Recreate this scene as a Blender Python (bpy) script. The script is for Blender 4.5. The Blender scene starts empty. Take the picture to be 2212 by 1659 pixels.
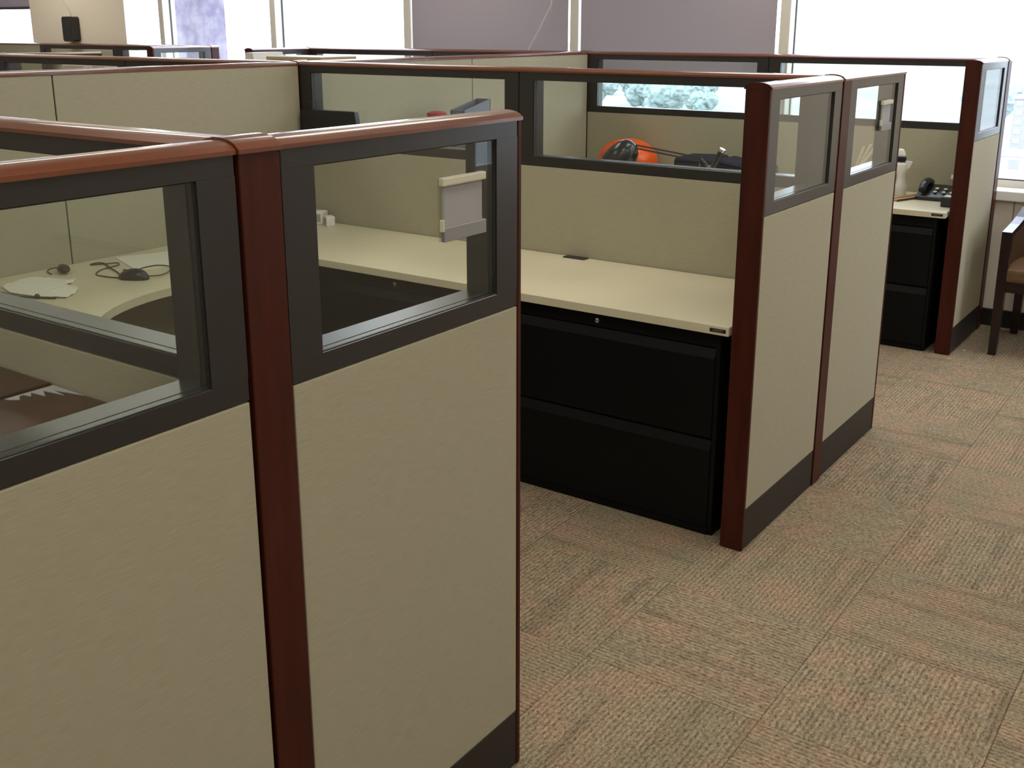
import bpy, bmesh, math, random
from mathutils import Vector, Matrix
random.seed(7)
PI = math.pi
scn = bpy.context.scene
C = scn.collection

# ------------------------------------------------------------------ camera
cam_d = bpy.data.cameras.new('camera'); cam = bpy.data.objects.new('camera', cam_d); C.objects.link(cam)
cam_d.sensor_width = 36.0
cam_d.lens = 2314.0 / 2212 * 36
cam_d.shift_x = 0.0022
cam_d.shift_y = -0.0600
cam_d.clip_start = 0.05; cam_d.clip_end = 2000
YAW, PIT = 0.6164, -0.2697
F = Vector((-math.sin(YAW)*math.cos(PIT), math.cos(YAW)*math.cos(PIT), math.sin(PIT)))
R = Vector((math.cos(YAW), math.sin(YAW), 0)); U = R.cross(F)
m = Matrix((R, U, -F)).transposed().to_4x4(); m.translation = Vector((1.1986, -0.7200, 1.6305))
cam.matrix_world = m
scn.camera = cam

# ------------------------------------------------------------------ sky, exposure
SKY = 7.0
world = bpy.data.worlds.new('sky'); scn.world = world; world.use_nodes = True
bg = world.node_tree.nodes['Background']
bg.inputs[0].default_value = (0.76, 0.83, 1.0, 1); bg.inputs[1].default_value = SKY
vs = scn.view_settings
vs.view_transform = 'Standard'; vs.look = 'None'; vs.exposure = 0.06; vs.gamma = 1.0; vs.use_curve_mapping = False
LAMP = 6.1; LAMP_COL = (1.0, 0.965, 0.845)

# ------------------------------------------------------------------ layout (metres)
T = 0.0744                   # partition thickness
PW = 0.084                   # post width
ZB, ZS, ZF = 0.145, 1.087, 1.460       # base top, sill of frame, top of frame
G0, G1 = 1.125, 1.425        # glass opening
W0, W1, W2 = 0.298, 2.884, 5.4665      # front faces of the cross partitions
XS = -2.5585                 # spine face
ZD = 0.737                   # worktop height
YWALL = 5.62

# ------------------------------------------------------------------ materials
def mat(name, col=(0.5,0.5,0.5), rough=0.5, metal=0.0, spec=0.5, coat=0.0, coat_r=0.1, emis=None, es=0.0):
    mt = bpy.data.materials.new(name); mt.use_nodes = True
    b = mt.node_tree.nodes['Principled BSDF']
    b.inputs['Base Color'].default_value = (*col, 1); b.inputs['Roughness'].default_value = rough
    b.inputs['Metallic'].default_value = metal; b.inputs['Specular IOR Level'].default_value = spec
    b.inputs['Coat Weight'].default_value = coat; b.inputs['Coat Roughness'].default_value = coat_r
    if emis: b.inputs['Emission Color'].default_value = (*emis, 1); b.inputs['Emission Strength'].default_value = es
    return mt
def nd(mt, typ, **kw):
    n = mt.node_tree.nodes.new(typ)
    for k, v in kw.items(): setattr(n, k, v)
    return n
def lk(mt, a, b): mt.node_tree.links.new(a, b)
def noise_col(mt, scale, stretch, c0, c1, detail=3, bump=0.0, lo=0.35, hi=0.65, coord='Object', rough=0.6, bdist=0.001):
    b = mt.node_tree.nodes['Principled BSDF']
    tc = nd(mt, 'ShaderNodeTexCoord'); mp = nd(mt, 'ShaderNodeMapping'); mp.inputs['Scale'].default_value = stretch
    no = nd(mt, 'ShaderNodeTexNoise'); no.inputs['Scale'].default_value = scale; no.inputs['Detail'].default_value = detail
    no.inputs['Roughness'].default_value = rough
    cr = nd(mt, 'ShaderNodeValToRGB')
    cr.color_ramp.elements[0].position = lo; cr.color_ramp.elements[0].color = (*c0, 1)
    cr.color_ramp.elements[1].position = hi; cr.color_ramp.elements[1].color = (*c1, 1)
    lk(mt, tc.outputs[coord], mp.inputs[0]); lk(mt, mp.outputs[0], no.inputs['Vector'])
    lk(mt, no.outputs[0], cr.inputs[0]); lk(mt, cr.outputs[0], b.inputs['Base Color'])
    if bump:
        bp = nd(mt, 'ShaderNodeBump'); bp.inputs['Strength'].default_value = bump; bp.inputs['Distance'].default_value = bdist
        lk(mt, no.outputs[0], bp.inputs['Height']); lk(mt, bp.outputs[0], b.inputs['Normal'])
    return mt
M = {}
M['fabric'] = noise_col(mat('woven_fabric', rough=0.9, spec=0.2), 1.0, (26, 26, 560), (0.345, 0.318, 0.234), (0.400, 0.370, 0.276), 3, 0.12, 0.32, 0.68)
M['frame'] = mat('charcoal_paint', (0.023, 0.0205, 0.0205), 0.27, 0.0, 0.55)
M['gasket'] = mat('black_rubber', (0.008, 0.008, 0.008), 0.6)
M['core'] = mat('panel_core', (0.012, 0.011, 0.010), 0.7)
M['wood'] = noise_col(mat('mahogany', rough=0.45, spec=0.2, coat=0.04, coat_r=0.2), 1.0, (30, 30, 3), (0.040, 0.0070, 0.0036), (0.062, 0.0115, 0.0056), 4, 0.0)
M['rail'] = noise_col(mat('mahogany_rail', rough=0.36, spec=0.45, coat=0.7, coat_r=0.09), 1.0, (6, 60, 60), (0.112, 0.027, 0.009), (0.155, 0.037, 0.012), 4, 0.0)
M['kick'] = mat('dark_kick', (0.021, 0.0175, 0.0155), 0.5, spec=0.35)
M['lam'] = noise_col(mat('cream_laminate', rough=0.33, spec=0.45), 3.0, (1, 1, 1), (0.64, 0.585, 0.43), (0.68, 0.62, 0.46), 3, 0.0)
M['black'] = mat('black_enamel', (0.0050, 0.0050, 0.0053), 0.45, spec=0.14)
M['blackdark'] = mat('black_gap', (0.004, 0.004, 0.004), 0.6)
M['plastic'] = mat('black_plastic', (0.014, 0.014, 0.016), 0.3)
M['chrome'] = mat('chrome', (0.75, 0.75, 0.76), 0.15, 1.0)
M['alu'] = mat('satin_aluminium', (0.26, 0.255, 0.265), 0.5, 0.3)
M['ivory'] = mat('ivory_plastic', (0.56, 0.53, 0.40), 0.4)
M['insert'] = mat('grey_paper', (0.33, 0.32, 0.33), 0.7)
M['white'] = mat('white_plastic', (0.75, 0.74, 0.70), 0.4)
M['paper'] = mat('white_paper', (0.78, 0.76, 0.68), 0.8)
M['wall'] = noise_col(mat('beige_wall_paint', rough=0.75, spec=0.25), 40, (1, 1, 1), (0.82, 0.735, 0.62), (0.85, 0.76, 0.645), 3, 0.05)
M['wallgrey'] = mat('room_wall_paint', (0.52, 0.47, 0.39), 0.8)
M['ceil'] = noise_col(mat('ceiling_board', rough=0.9), 60, (1, 1, 1), (0.66, 0.64, 0.58), (0.74, 0.72, 0.66), 4, 0.2)
M['mullion'] = mat('mullion_paint', (0.66, 0.62, 0.55), 0.45)
M['mulldark'] = mat('mullion_gasket', (0.05, 0.05, 0.055), 0.5)
M['sill'] = mat('white_sill', (0.90, 0.89, 0.88), 0.35)
M['base'] = mat('black_baseboard', (0.012, 0.011, 0.010), 0.5)
M['diff'] = mat('lamp_diffuser', (0.8, 0.8, 0.8), 0.5, emis=LAMP_COL, es=LAMP)
M['chairwood'] = mat('espresso_wood', (0.014, 0.0055, 0.005), 0.3, spec=0.4, coat=0.15, coat_r=0.15)
M['brownfab'] = noise_col(mat('brown_upholstery', rough=0.7, spec=0.3), 60, (1, 1, 1), (0.115, 0.062, 0.032), (0.150, 0.084, 0.044), 3, 0.1)
M['brownbox'] = noise_col(mat('brown_lacquer', rough=0.35, spec=0.2, coat=0.08, coat_r=0.15), 3, (8, 1, 1), (0.040, 0.018, 0.010), (0.060, 0.026, 0.013), 4)
M['orange'] = mat('orange_plastic', (0.95, 0.115, 0.004), 0.3, coat=0.2)
M['navy'] = noise_col(mat('navy_cloth', rough=0.8, spec=0.2), 30, (1, 1, 1), (0.012, 0.014, 0.032), (0.020, 0.022, 0.045), 3, 0.1)
M['lampblk'] = mat('lamp_black', (0.012, 0.013, 0.018), 0.28, coat=0.3)
M['greyblue'] = mat('grey_blue_board', (0.16, 0.175, 0.22), 0.5)
M['red'] = mat('red_tin', (0.45, 0.06, 0.07), 0.4)
M['woodlight'] = noise_col(mat('pale_wood', rough=0.5), 4, (40, 4, 4), (0.36, 0.20, 0.10), (0.47, 0.28, 0.15), 3)
M['reed'] = mat('pale_reed', (0.72, 0.64, 0.48), 0.6)
M['pink'] = mat('salmon_label', (0.62, 0.22, 0.14), 0.5)
M['tan'] = mat('tan_board', (0.50, 0.38, 0.22), 0.5)
M['creamcab'] = mat('cream_cabinet', (0.60, 0.53, 0.47), 0.5)
M['string'] = mat('brown_cord', (0.06, 0.035, 0.02), 0.6)
M['cord'] = mat('pale_cord', (0.62, 0.58, 0.55), 0.5)
# glass: clear pane with Fresnel reflection
def glass(name, tint, rough=0.0, ior=1.5):
    mt = bpy.data.materials.new(name); mt.use_nodes = True; nt = mt.node_tree; nt.nodes.clear()
    o = nd(mt, 'ShaderNodeOutputMaterial'); mx = nd(mt, 'ShaderNodeMixShader')
    lw = nd(mt, 'ShaderNodeLayerWeight'); lw.inputs['Blend'].default_value = 0.5
    pw = nd(mt, 'ShaderNodeMath', operation='POWER'); pw.inputs[1].default_value = 5.0; lk(mt, lw.outputs['Facing'], pw.inputs[0])
    ma = nd(mt, 'ShaderNodeMath', operation='MULTIPLY_ADD'); f0 = ((ior-1)/(ior+1))**2; ma.inputs[1].default_value = 1-f0; ma.inputs[2].default_value = f0
    lk(mt, pw.outputs[0], ma.inputs[0])
    tr = nd(mt, 'ShaderNodeBsdfTransparent'); tr.inputs[0].default_value = (*tint, 1)
    gl = nd(mt, 'ShaderNodeBsdfGlossy'); gl.inputs['Roughness'].default_value = rough
    lk(mt, ma.outputs[0], mx.inputs[0]); lk(mt, tr.outputs[0], mx.inputs[1]); lk(mt, gl.outputs[0], mx.inputs[2]); lk(mt, mx.outputs[0], o.inputs[0])
    return mt
M['glass'] = glass('clear_glass', (0.95, 0.97, 0.95))
M['winglass'] = glass('window_glass', (0.97, 0.98, 0.98))
M['acrylic'] = glass('clear_acrylic', (0.93, 0.94, 0.92), 0.05)
# roller shade cloth: lets some daylight through
mt = bpy.data.materials.new('shade_cloth'); mt.use_nodes = True; nt = mt.node_tree
b = nt.nodes['Principled BSDF']; b.inputs['Roughness'].default_value = 0.9; b.inputs['Specular IOR Level'].default_value = 0.1
b.inputs['Base Color'].default_value = (0.32, 0.285, 0.285, 1)
tl = nd(mt, 'ShaderNodeBsdfTranslucent'); tl.inputs[0].default_value = (0.125, 0.113, 0.128, 1)
ad = nd(mt, 'ShaderNodeAddShader'); lk(mt, b.outputs[0], ad.inputs[0]); lk(mt, tl.outputs[0], ad.inputs[1])
lk(mt, ad.outputs[0], nt.nodes['Material Output'].inputs[0]); M['shade'] = mt
# carpet tile: twisted ribs along local x
def carpet():
    mt = mat('carpet_tile', rough=0.95, spec=0.1); b = mt.node_tree.nodes['Principled BSDF']
    tc = nd(mt, 'ShaderNodeTexCoord'); oi = nd(mt, 'ShaderNodeObjectInfo')
    geo = nd(mt, 'ShaderNodeNewGeometry')
    off = nd(mt, 'ShaderNodeVectorMath', operation='ADD')
    cb = nd(mt, 'ShaderNodeCombineXYZ')
    ml = nd(mt, 'ShaderNodeMath', operation='MULTIPLY'); ml.inputs[1].default_value = 37.0
    lk(mt, oi.outputs['Random'], ml.inputs[0]); lk(mt, ml.outputs[0], cb.inputs[0]); lk(mt, ml.outputs[0], cb.inputs[2])
    lk(mt, tc.outputs['Object'], off.inputs[0]); lk(mt, cb.outputs[0], off.inputs[1])
    # ribs
    wv = nd(mt, 'ShaderNodeTexWave', wave_type='BANDS', bands_direction='Y', wave_profile='SIN')
    wv.inputs['Scale'].default_value = 22.0; wv.inputs['Distortion'].default_value = 4.5
    wv.inputs['Detail'].default_value = 2; wv.inputs['Detail Scale'].default_value = 7.0; wv.inputs['Detail Roughness'].default_value = 0.7
    lk(mt, off.outputs[0], wv.inputs['Vector'])
    # yarn flecks
    mp = nd(mt, 'ShaderNodeMapping'); mp.inputs['Scale'].default_value = (95, 150, 1); lk(mt, off.outputs[0], mp.inputs[0])
    n1 = nd(mt, 'ShaderNodeTexNoise'); n1.inputs['Scale'].default_value = 1.0; n1.inputs['Detail'].default_value = 3; lk(mt, mp.outputs[0], n1.inputs['Vector'])
    # tone stripes along the ribs
    mp2 = nd(mt, 'ShaderNodeMapping'); mp2.inputs['Scale'].default_value = (1.6, 16, 1); lk(mt, off.outputs[0], mp2.inputs[0])
    n2 = nd(mt, 'ShaderNodeTexNoise'); n2.inputs['Scale'].default_value = 1.0; n2.inputs['Detail'].default_value = 2; lk(mt, mp2.outputs[0], n2.inputs['Vector'])
    # slow hue drift over the floor
    n3 = nd(mt, 'ShaderNodeTexNoise'); n3.inputs['Scale'].default_value = 5.5; n3.inputs['Detail'].default_value = 3; lk(mt, geo.outputs['Position'], n3.inputs['Vector'])
    hue = nd(mt, 'ShaderNodeValToRGB'); e = hue.color_ramp.elements
    e[0].position = 0.38; e[0].color = (0.322, 0.268, 0.186, 1); e[1].position = 0.64; e[1].color = (0.392, 0.276, 0.194, 1)
    x = e.new(0.5); x.color = (0.352, 0.272, 0.186, 1)
    lk(mt, n3.outputs[0], hue.inputs[0])
    sum1 = nd(mt, 'ShaderNodeMath', operation='MULTIPLY_ADD'); sum1.inputs[1].default_value = 1.05
    lk(mt, n1.outputs[0], sum1.inputs[0]); 
    m2 = nd(mt, 'ShaderNodeMath', operation='MULTIPLY'); m2.inputs[1].default_value = 0.24; lk(mt, wv.outputs['Fac'], m2.inputs[0]); lk(mt, m2.outputs[0], sum1.inputs[2])
    tone = nd(mt, 'ShaderNodeMapRange'); tone.inputs['From Min'].default_value = 0.36; tone.inputs['From Max'].default_value = 0.94
    tone.inputs['To Min'].default_value = 0.36; tone.inputs['To Max'].default_value = 1.25; lk(mt, sum1.outputs[0], tone.inputs['Value'])
    st = nd(mt, 'ShaderNodeMapRange'); st.inputs['From Min'].default_value = 0.28; st.inputs['From Max'].default_value = 0.46
    st.inputs['To Min'].default_value = 0.80; st.inputs['To Max'].default_value = 1.06; lk(mt, n2.outputs[0], st.inputs['Value'])
    mm = nd(mt, 'ShaderNodeMath', operation='MULTIPLY'); lk(mt, tone.outputs[0], mm.inputs[0]); lk(mt, st.outputs[0], mm.inputs[1])
    vm = nd(mt, 'ShaderNodeVectorMath', operation='SCALE'); lk(mt, hue.outputs[0], vm.inputs[0]); lk(mt, mm.outputs[0], vm.inputs['Scale'])
    lk(mt, vm.outputs[0], b.inputs['Base Color'])
    bp = nd(mt, 'ShaderNodeBump'); bp.inputs['Strength'].default_value = 0.8; bp.inputs['Distance'].default_value = 0.004
    lk(mt, sum1.outputs[0], bp.inputs['Height']); lk(mt, bp.outputs[0], b.inputs['Normal'])
    return mt
M['carpet'] = carpet()
M['stone'] = noise_col(mat('exterior_stone', rough=0.9), 5, (1, 1, 1), (0.105, 0.092, 0.135), (0.205, 0.190, 0.215), 8, 0.2, 0.36, 0.64, bdist=0.01)
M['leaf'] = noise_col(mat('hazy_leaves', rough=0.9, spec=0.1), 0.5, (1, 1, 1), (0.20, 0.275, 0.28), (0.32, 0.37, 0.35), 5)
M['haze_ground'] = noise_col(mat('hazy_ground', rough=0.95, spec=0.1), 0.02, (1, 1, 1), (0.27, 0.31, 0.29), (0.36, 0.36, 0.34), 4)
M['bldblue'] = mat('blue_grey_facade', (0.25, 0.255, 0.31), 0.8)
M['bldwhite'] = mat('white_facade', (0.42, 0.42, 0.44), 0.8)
M['pave'] = mat('pale_paving', (0.40, 0.40, 0.42), 0.9)

# ------------------------------------------------------------------ mesh helpers
def box(bm, x0, x1, y0, y1, z0, z1, bev=0.0, seg=1):
    vs_ = [bm.verts.new((x, y, z)) for x in (x0, x1) for y in (y0, y1) for z in (z0, z1)]
    f = [(0,1,3,2),(4,6,7,5),(0,4,5,1),(2,3,7,6),(0,2,6,4),(1,5,7,3)]
    fs = [bm.faces.new([vs_[i] for i in q]) for q in f]
    if bev > 0:
        es = {e for q in fs for e in q.edges}
        bmesh.ops.bevel(bm, geom=list(es), offset=bev, segments=seg, profile=0.7, affect='EDGES')
    return bm
def B(*a, **k):
    bm = bmesh.new(); box(bm, *a, **k); return bm
def prism(bm, pts, axis, a0, a1):
    """extrude a closed 2D outline along an axis: 'x' -> pts are (y,z), 'y' -> (x,z), 'z' -> (x,y)"""
    def P(p, a): return {'x': (a, p[0], p[1]), 'y': (p[0], a, p[1]), 'z': (p[0], p[1], a)}[axis]
    v0 = [bm.verts.new(P(p, a0)) for p in pts]; v1 = [bm.verts.new(P(p, a1)) for p in pts]
    n = len(pts)
    for i in range(n): bm.faces.new((v0[i], v0[(i+1) % n], v1[(i+1) % n], v1[i]))
    bm.faces.new(v0[::-1]); bm.faces.new(v1)
    return bm
def lathe(bm, prof, cx=0, cy=0, seg=24, axis='z'):
    rings = []
    for r, z in prof:
        ring = []
        for i in range(seg):
            a = 2*PI*i/seg
            ring.append(bm.verts.new((cx + r*math.cos(a), cy + r*math.sin(a), z)))
        rings.append(ring)
    for k in range(len(rings)-1):
        for i in range(seg):
            bm.faces.new((rings[k][i], rings[k][(i+1) % seg], rings[k+1][(i+1) % seg], rings[k+1][i]))
    bm.faces.new(rings[0][::-1]); bm.faces.new(rings[-1])
    return bm
def tube(bm, pts, r, seg=8, smooth=True):
    P = [Vector(p) for p in pts]
    if smooth and len(P) > 2:
        Q = []
        for i in range(len(P)-1):
            p0 = P[max(i-1, 0)]; p1 = P[i]; p2 = P[i+1]; p3 = P[min(i+2, len(P)-1)]
            for k in range(6):
                t = k/6
                Q.append(0.5*((2*p1) + (p2-p0)*t + (2*p0-5*p1+4*p2-p3)*t*t + (3*p1-p0-3*p2+p3)*t**3))
        Q.append(P[-1]); P = Q
    rings = []
    up = Vector((0, 0, 1))
    for i, p in enumerate(P):
        d = (P[min(i+1, len(P)-1)] - P[max(i-1, 0)]).normalized()
        s = d.cross(up)
        if s.length < 1e-3: s = d.cross(Vector((1, 0, 0)))
        s.normalize(); n = s.cross(d)
        rings.append([bm.verts.new(p + s*r*math.cos(2*PI*k/seg) + n*r*math.sin(2*PI*k/seg)) for k in range(seg)])
    for a, b_ in zip(rings, rings[1:]):
        for k in range(seg): bm.faces.new((a[k], a[(k+1) % seg], b_[(k+1) % seg], b_[k]))
    bm.faces.new(rings[0][::-1]); bm.faces.new(rings[-1])
    return bm
CACHE = {}
def mesh(bm, material, smooth=False):
    bmesh.ops.recalc_face_normals(bm, faces=bm.faces)
    me = bpy.data.meshes.new('mesh'); bm.to_mesh(me); bm.free()
    me.materials.append(material)
    if smooth:
        for p in me.polygons: p.use_smooth = True
        try: me.set_sharp_from_angle(angle=math.radians(40))
        except Exception: pass
    return me
def obj(name, bm, material, parent=None, smooth=False, label=None, loc=None, rotz=None):
    me = bm if isinstance(bm, bpy.types.Mesh) else mesh(bm, M[material] if isinstance(material, str) else material, smooth)
    if not isinstance(bm, bpy.types.Mesh): me.name = name
    o = bpy.data.objects.new(name, me); C.objects.link(o)
    if parent: o.parent = parent
    if loc: o.location = loc
    if rotz is not None: o.rotation_euler[2] = rotz
    if label: o['label'] = label
    return o
def cached(key, fn, material, smooth=False):
    if key not in CACHE: CACHE[key] = mesh(fn(), M[material], smooth)
    return CACHE[key]
def tag(o, label, cat, group=None):
    o['label'] = label; o['category'] = cat
    if group: o['group'] = group
    return o
def thing(name, label, cat, loc=(0,0,0), rotz=0.0, group=None):
    o = bpy.data.objects.new(name, None); C.objects.link(o); o.empty_display_size = 0.1
    o.location = loc; o.rotation_euler = (0, 0, rotz)
    return tag(o, label, cat, group)
def struct(name, bm, material, parent=None):
    o = obj(name, bm, material, parent)
    if parent is None: o['kind'] = 'structure'
    return o

# ================================================================== SETTING
XL, XR, YN, ZC = -11.2, 2.7, -3.6, 2.75
floor = struct('floor', B(XL, XR, YN, YWALL+0.4, -0.12, -0.006), 'kick')
# carpet tiles, quarter-turned
TP = 0.485
def tile_bm():
    bm = bmesh.new(); h = TP/2-0.0004; c = 0.0015
    v = []
    for z, q in ((-0.006, h), (-0.0015, h), (0.0, h-c)):
        v.append([bm.verts.new((sx*q, sy*q, z)) for sx, sy in ((-1,-1),(1,-1),(1,1),(-1,1))])
    for a, b_ in zip(v, v[1:]):
        for i in range(4): bm.faces.new((a[i], a[(i+1) % 4], b_[(i+1) % 4], b_[i]))
    bm.faces.new(v[2]); bm.faces.new(v[0][::-1])
    return bm
tile_me = mesh(tile_bm(), M['carpet']); tile_me.name = 'carpet_tile'
ix0, ix1 = -10, 5
placed = []
for iy in range(-10, 9):
    for ix in range(-23, 6):
        cx = -0.097 + TP*(ix+0.5); cy = 1.470 + TP*(iy+0.5)
        if cy > YWALL+0.2 or cy < YN or cx < XL or cx > XR: continue
        placed.append((math.hypot(cx-1.2, cy+0.7) + (0 if cx > -2.6 else 50), cx, cy, ix, iy))
placed.sort()
rest = bmesh.new()
for k, (d_, cx, cy, ix, iy) in enumerate(placed):
    if cx > -2.75:
        o = bpy.data.objects.new('carpet_tile', tile_me); C.objects.link(o); o.parent = floor
        o.location = (cx, cy, 0); o.rotation_euler[2] = (PI/2 if (ix+iy) % 2 else 0) + (PI if random.random() < 0.5 else 0)
    else:
        box(rest, cx-TP/2+0.0006, cx+TP/2-0.0006, cy-TP/2+0.0006, cy+TP/2-0.0006, -0.006, 0)
o = obj('carpet_tile_field', rest, 'carpet', floor); o['kind'] = 'stuff'

# window wall
def wall_far():
    bm = bmesh.new()
    box(bm, XL, -9.30, YWALL, YWALL+0.22, 2.62, ZC)
    box(bm, XL, XR, YWALL+0.02, YWALL+0.22, 0, 0.712)
    box(bm, XL, XR, YWALL, YWALL+0.22, 2.62, ZC)
    box(bm, 0.222, XR, YWALL, YWALL+0.22, 0.712, 2.62)
    return bm
far = struct('wall_far', wall_far(), 'wall')
# wall cladding boards below the sill, joints recessed
xb = XL
joints = [-10.9, -9.4, -7.9, -6.4, -4.9, -3.4, -1.9, -1.12, 0.087, 1.30, 2.50, XR]
for a, b_ in zip([XL]+joints, joints):
    if b_-a > 0.05: obj('wall_board', B(a+0.003, b_-0.003, YWALL, YWALL+0.02, 0.0, 0.712, bev=0.002), 'wall', far)
pil = struct('wall_pillar', B(-9.15, -7.625, YWALL-0.02, YWALL+0.10, 0, ZC), 'wall')
struct('baseboard_far', B(XL, XR, YWALL-0.014, YWALL, 0.0, 0.098, bev=0.003), 'base')
def wall_right():
    bm = bmesh.new()
    box(bm, XR, XR+0.12, YN, 4.45, -0.12, ZC); box(bm, XR, XR+0.12, 4.45, YWALL+0.22, -0.12, 0.765); box(bm, XR, XR+0.12, 4.45, YWALL+0.22, 2.62, ZC); box(bm, XR, XR+0.12, 5.5, YWALL+0.22, 0.765, 2.62)
    return bm
struct('wall_right', wall_right(), 'wallgrey')
struct('wall_left', B(XL-0.12, XL, YN, YWALL+0.22, -0.12, ZC), 'wallgrey')
struct('wall_near', B(XL, XR, YN-0.12, YN, -0.12, ZC), 'wallgrey')
ceil = struct('ceiling', B(XL, XR, YN, YWALL+0.22, ZC, ZC+0.1), 'ceil')
fx_me = mesh(B(-0.31, 0.31, -0.61, 0.61, -0.035, 0.0, bev=0.006), M['white'])
df_me = mesh(B(-0.27, 0.27, -0.57, 0.57, -0.041, -0.035), M['diff'])
for lx in (2.15, 0.55, -1.25, -3.65, -6.05, -8.45):  # rightmost column is unseen, added to brighten the far wall and aisle partitions
    for ly in (-2.3, 0.1, 2.5, 4.85):
        f_ = obj('light_fixture', fx_me, None, ceil, loc=(lx, ly, ZC)); obj('lamp_diffuser', df_me, None, f_)
# windows
mull = [0.19, -1.31, -2.80, -4.285, -5.745, -7.20]
bays = [(0.19, -1.31), (-1.31, -2.80), (-2.80, -4.285), (-4.285, -5.745), (-5.745, -7.20), (-7.20, -8.2), (-9.0, -10.65), (-10.65, XL)]
GY = YWALL + 0.155
for i, (xr, xl) in enumerate(bays):
    bm = bmesh.new()
    fw = 0.03
    box(bm, xl, xr, GY-0.025, GY+0.025, 0.765, 0.805); box(bm, xl, xr, GY-0.025, GY+0.025, 2.58, 2.62)
    box(bm, xl, xl+fw, GY-0.025, GY+0.025, 0.805, 2.58); box(bm, xr-fw, xr, GY-0.025, GY+0.025, 0.805, 2.58)
    w = struct('window_%d' % (i+1), bm, 'mullion')
    obj('window_pane', B(xl+fw, xr-fw, GY-0.004, GY+0.004, 0.805, 2.58), 'winglass', w)
    bm = bmesh.new()
    box(bm, xl+fw, xl+fw+0.008, GY-0.022, GY-0.010, 0.805, 2.58); box(bm, xr-fw-0.008, xr-fw, GY-0.022, GY-0.010, 0.805, 2.58)
    box(bm, xl+fw, xr-fw, GY-0.022, GY-0.010, 0.805, 0.812)
    obj('window_gasket', bm, 'mulldark', w)
for i, (ya, yb) in enumerate(((4.45, 5.5),)):
    bm = bmesh.new(); x0, x1 = XR+0.05, XR+0.10
    box(bm, x0, x1, ya, yb, 0.765, 0.805); box(bm, x0, x1, ya, yb, 2.58, 2.62); box(bm, x0, x1, ya, ya+0.035, 0.805, 2.58); box(bm, x0, x1, yb-0.035, yb, 0.805, 2.58)
    w = struct('window_%d' % (11+i), bm, 'mullion')
    obj('window_pane', B(XR+0.071, XR+0.079, ya+0.035, yb-0.035, 0.805, 2.58), 'winglass', w)
for i, x in enumerate(mull):
    struct('trim_%d' % (i+1), B(x-0.032, x+0.032, YWALL+0.055, GY+0.04, 0.765, 2.62, bev=0.003), 'mullion')
struct('trim_8', B(XL, 0.222, YWALL-0.035, GY+0.03, 0.712, 0.765, bev=0.006, seg=2), 'sill')
# roller shades
def shade(xl, xr, zb, label):
    t = thing('roller_shade', label, 'blind', ((xl+xr)/2, YWALL+0.075, zb))
    h = 2.56 - zb; w = (xr-xl)/2
    obj('shade_cloth', B(-w, w, -0.0012, 0.0012, 0.0, h), 'shade', t)
    obj('hem_bar', B(-w, w, -0.006, 0.006, -0.012, 0.014, bev=0.004, seg=2), 'mulldark', t)
    bm = bmesh.new(); lathe(bm, [(0.028, -w), (0.028, w)], seg=16)
    bmesh.ops.rotate(bm, verts=bm.verts, cent=(0,0,0), matrix=Matrix.Rotation(PI/2, 3, 'Y')); bmesh.ops.translate(bm, verts=bm.verts, vec=(0, 0.0, h+0.025))
    obj('roller_tube', bm, 'white', t, True)
shade(-2.755, -1.372, 1.315, 'grey roller blind lowered in the window bay right of the middle mullion')
shade(-4.245, -2.858, 1.30, 'grey roller blind lowered in the window bay left of the middle mullion')
shade(-10.62, -9.17, 1.81, 'grey roller blind partly lowered left of the beige pillar')

# ================================================================== PARTITIONS
def cap_profile(extra=0.0, hw=T/2+0.004, z0=ZF-0.004, top=1.4745):
    """domed cap rail cross section as (y,z) around the panel's mid plane"""
    c = T/2; hw += extra; top += extra; pts = [(c-hw, z0), (c-hw, z0+0.0065), (c-hw+0.0018, z0+0.0075)]
    a0 = hw-0.0018; zb = z0+0.0075
    n = 12
    for i in range(1, n):
        s = i/n; x = -a0 + 2*a0*s
        pts.append((c+x, zb + (top-zb)*(max(0.0, 1-abs(x/a0)**2.3))**0.72))
    pts += [(c+hw-0.0018, z0+0.0075), (c+hw, z0+0.0065), (c+hw, z0)]
    return pts
def rail_bm(x0, x1, extra=0.0):
    bm = bmesh.new(); prism(bm, cap_profile(extra), 'x', x0, x1); return bm
ST = 0.070
def frame_bm(L):
    bm = bmesh.new(); e = 0.002; y0, y1 = 0.0, T
    box(bm, e, L-e, y0, y1, G1, ZF-0.002, bev=0.0012); box(bm, e, L-e, y0, y1, ZS+0.001, G0, bev=0.0012)
    box(bm, e, ST, y0, y1, G0-0.001, G1+0.001, bev=0.0); box(bm, L-ST, L-e, y0, y1, G0-0.001, G1+0.001)
    return bm
def gasket_bm(L):
    bm = bmesh.new()
    for y0, y1, r in ((0.0025, 0.0055, 0.0022), (0.0225, 0.0245, 0.0008)):
        box(bm, ST-0.001, ST+r, y0, y1, G0, G1); box(bm, L-ST-r, L-ST+0.001, y0, y1, G0, G1)
        box(bm, ST, L-ST, y0, y1, G0-0.001, G0+r*0.5); box(bm, ST, L-ST, y0, y1, G1-r*0.5, G1+0.001)
    return bm
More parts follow.
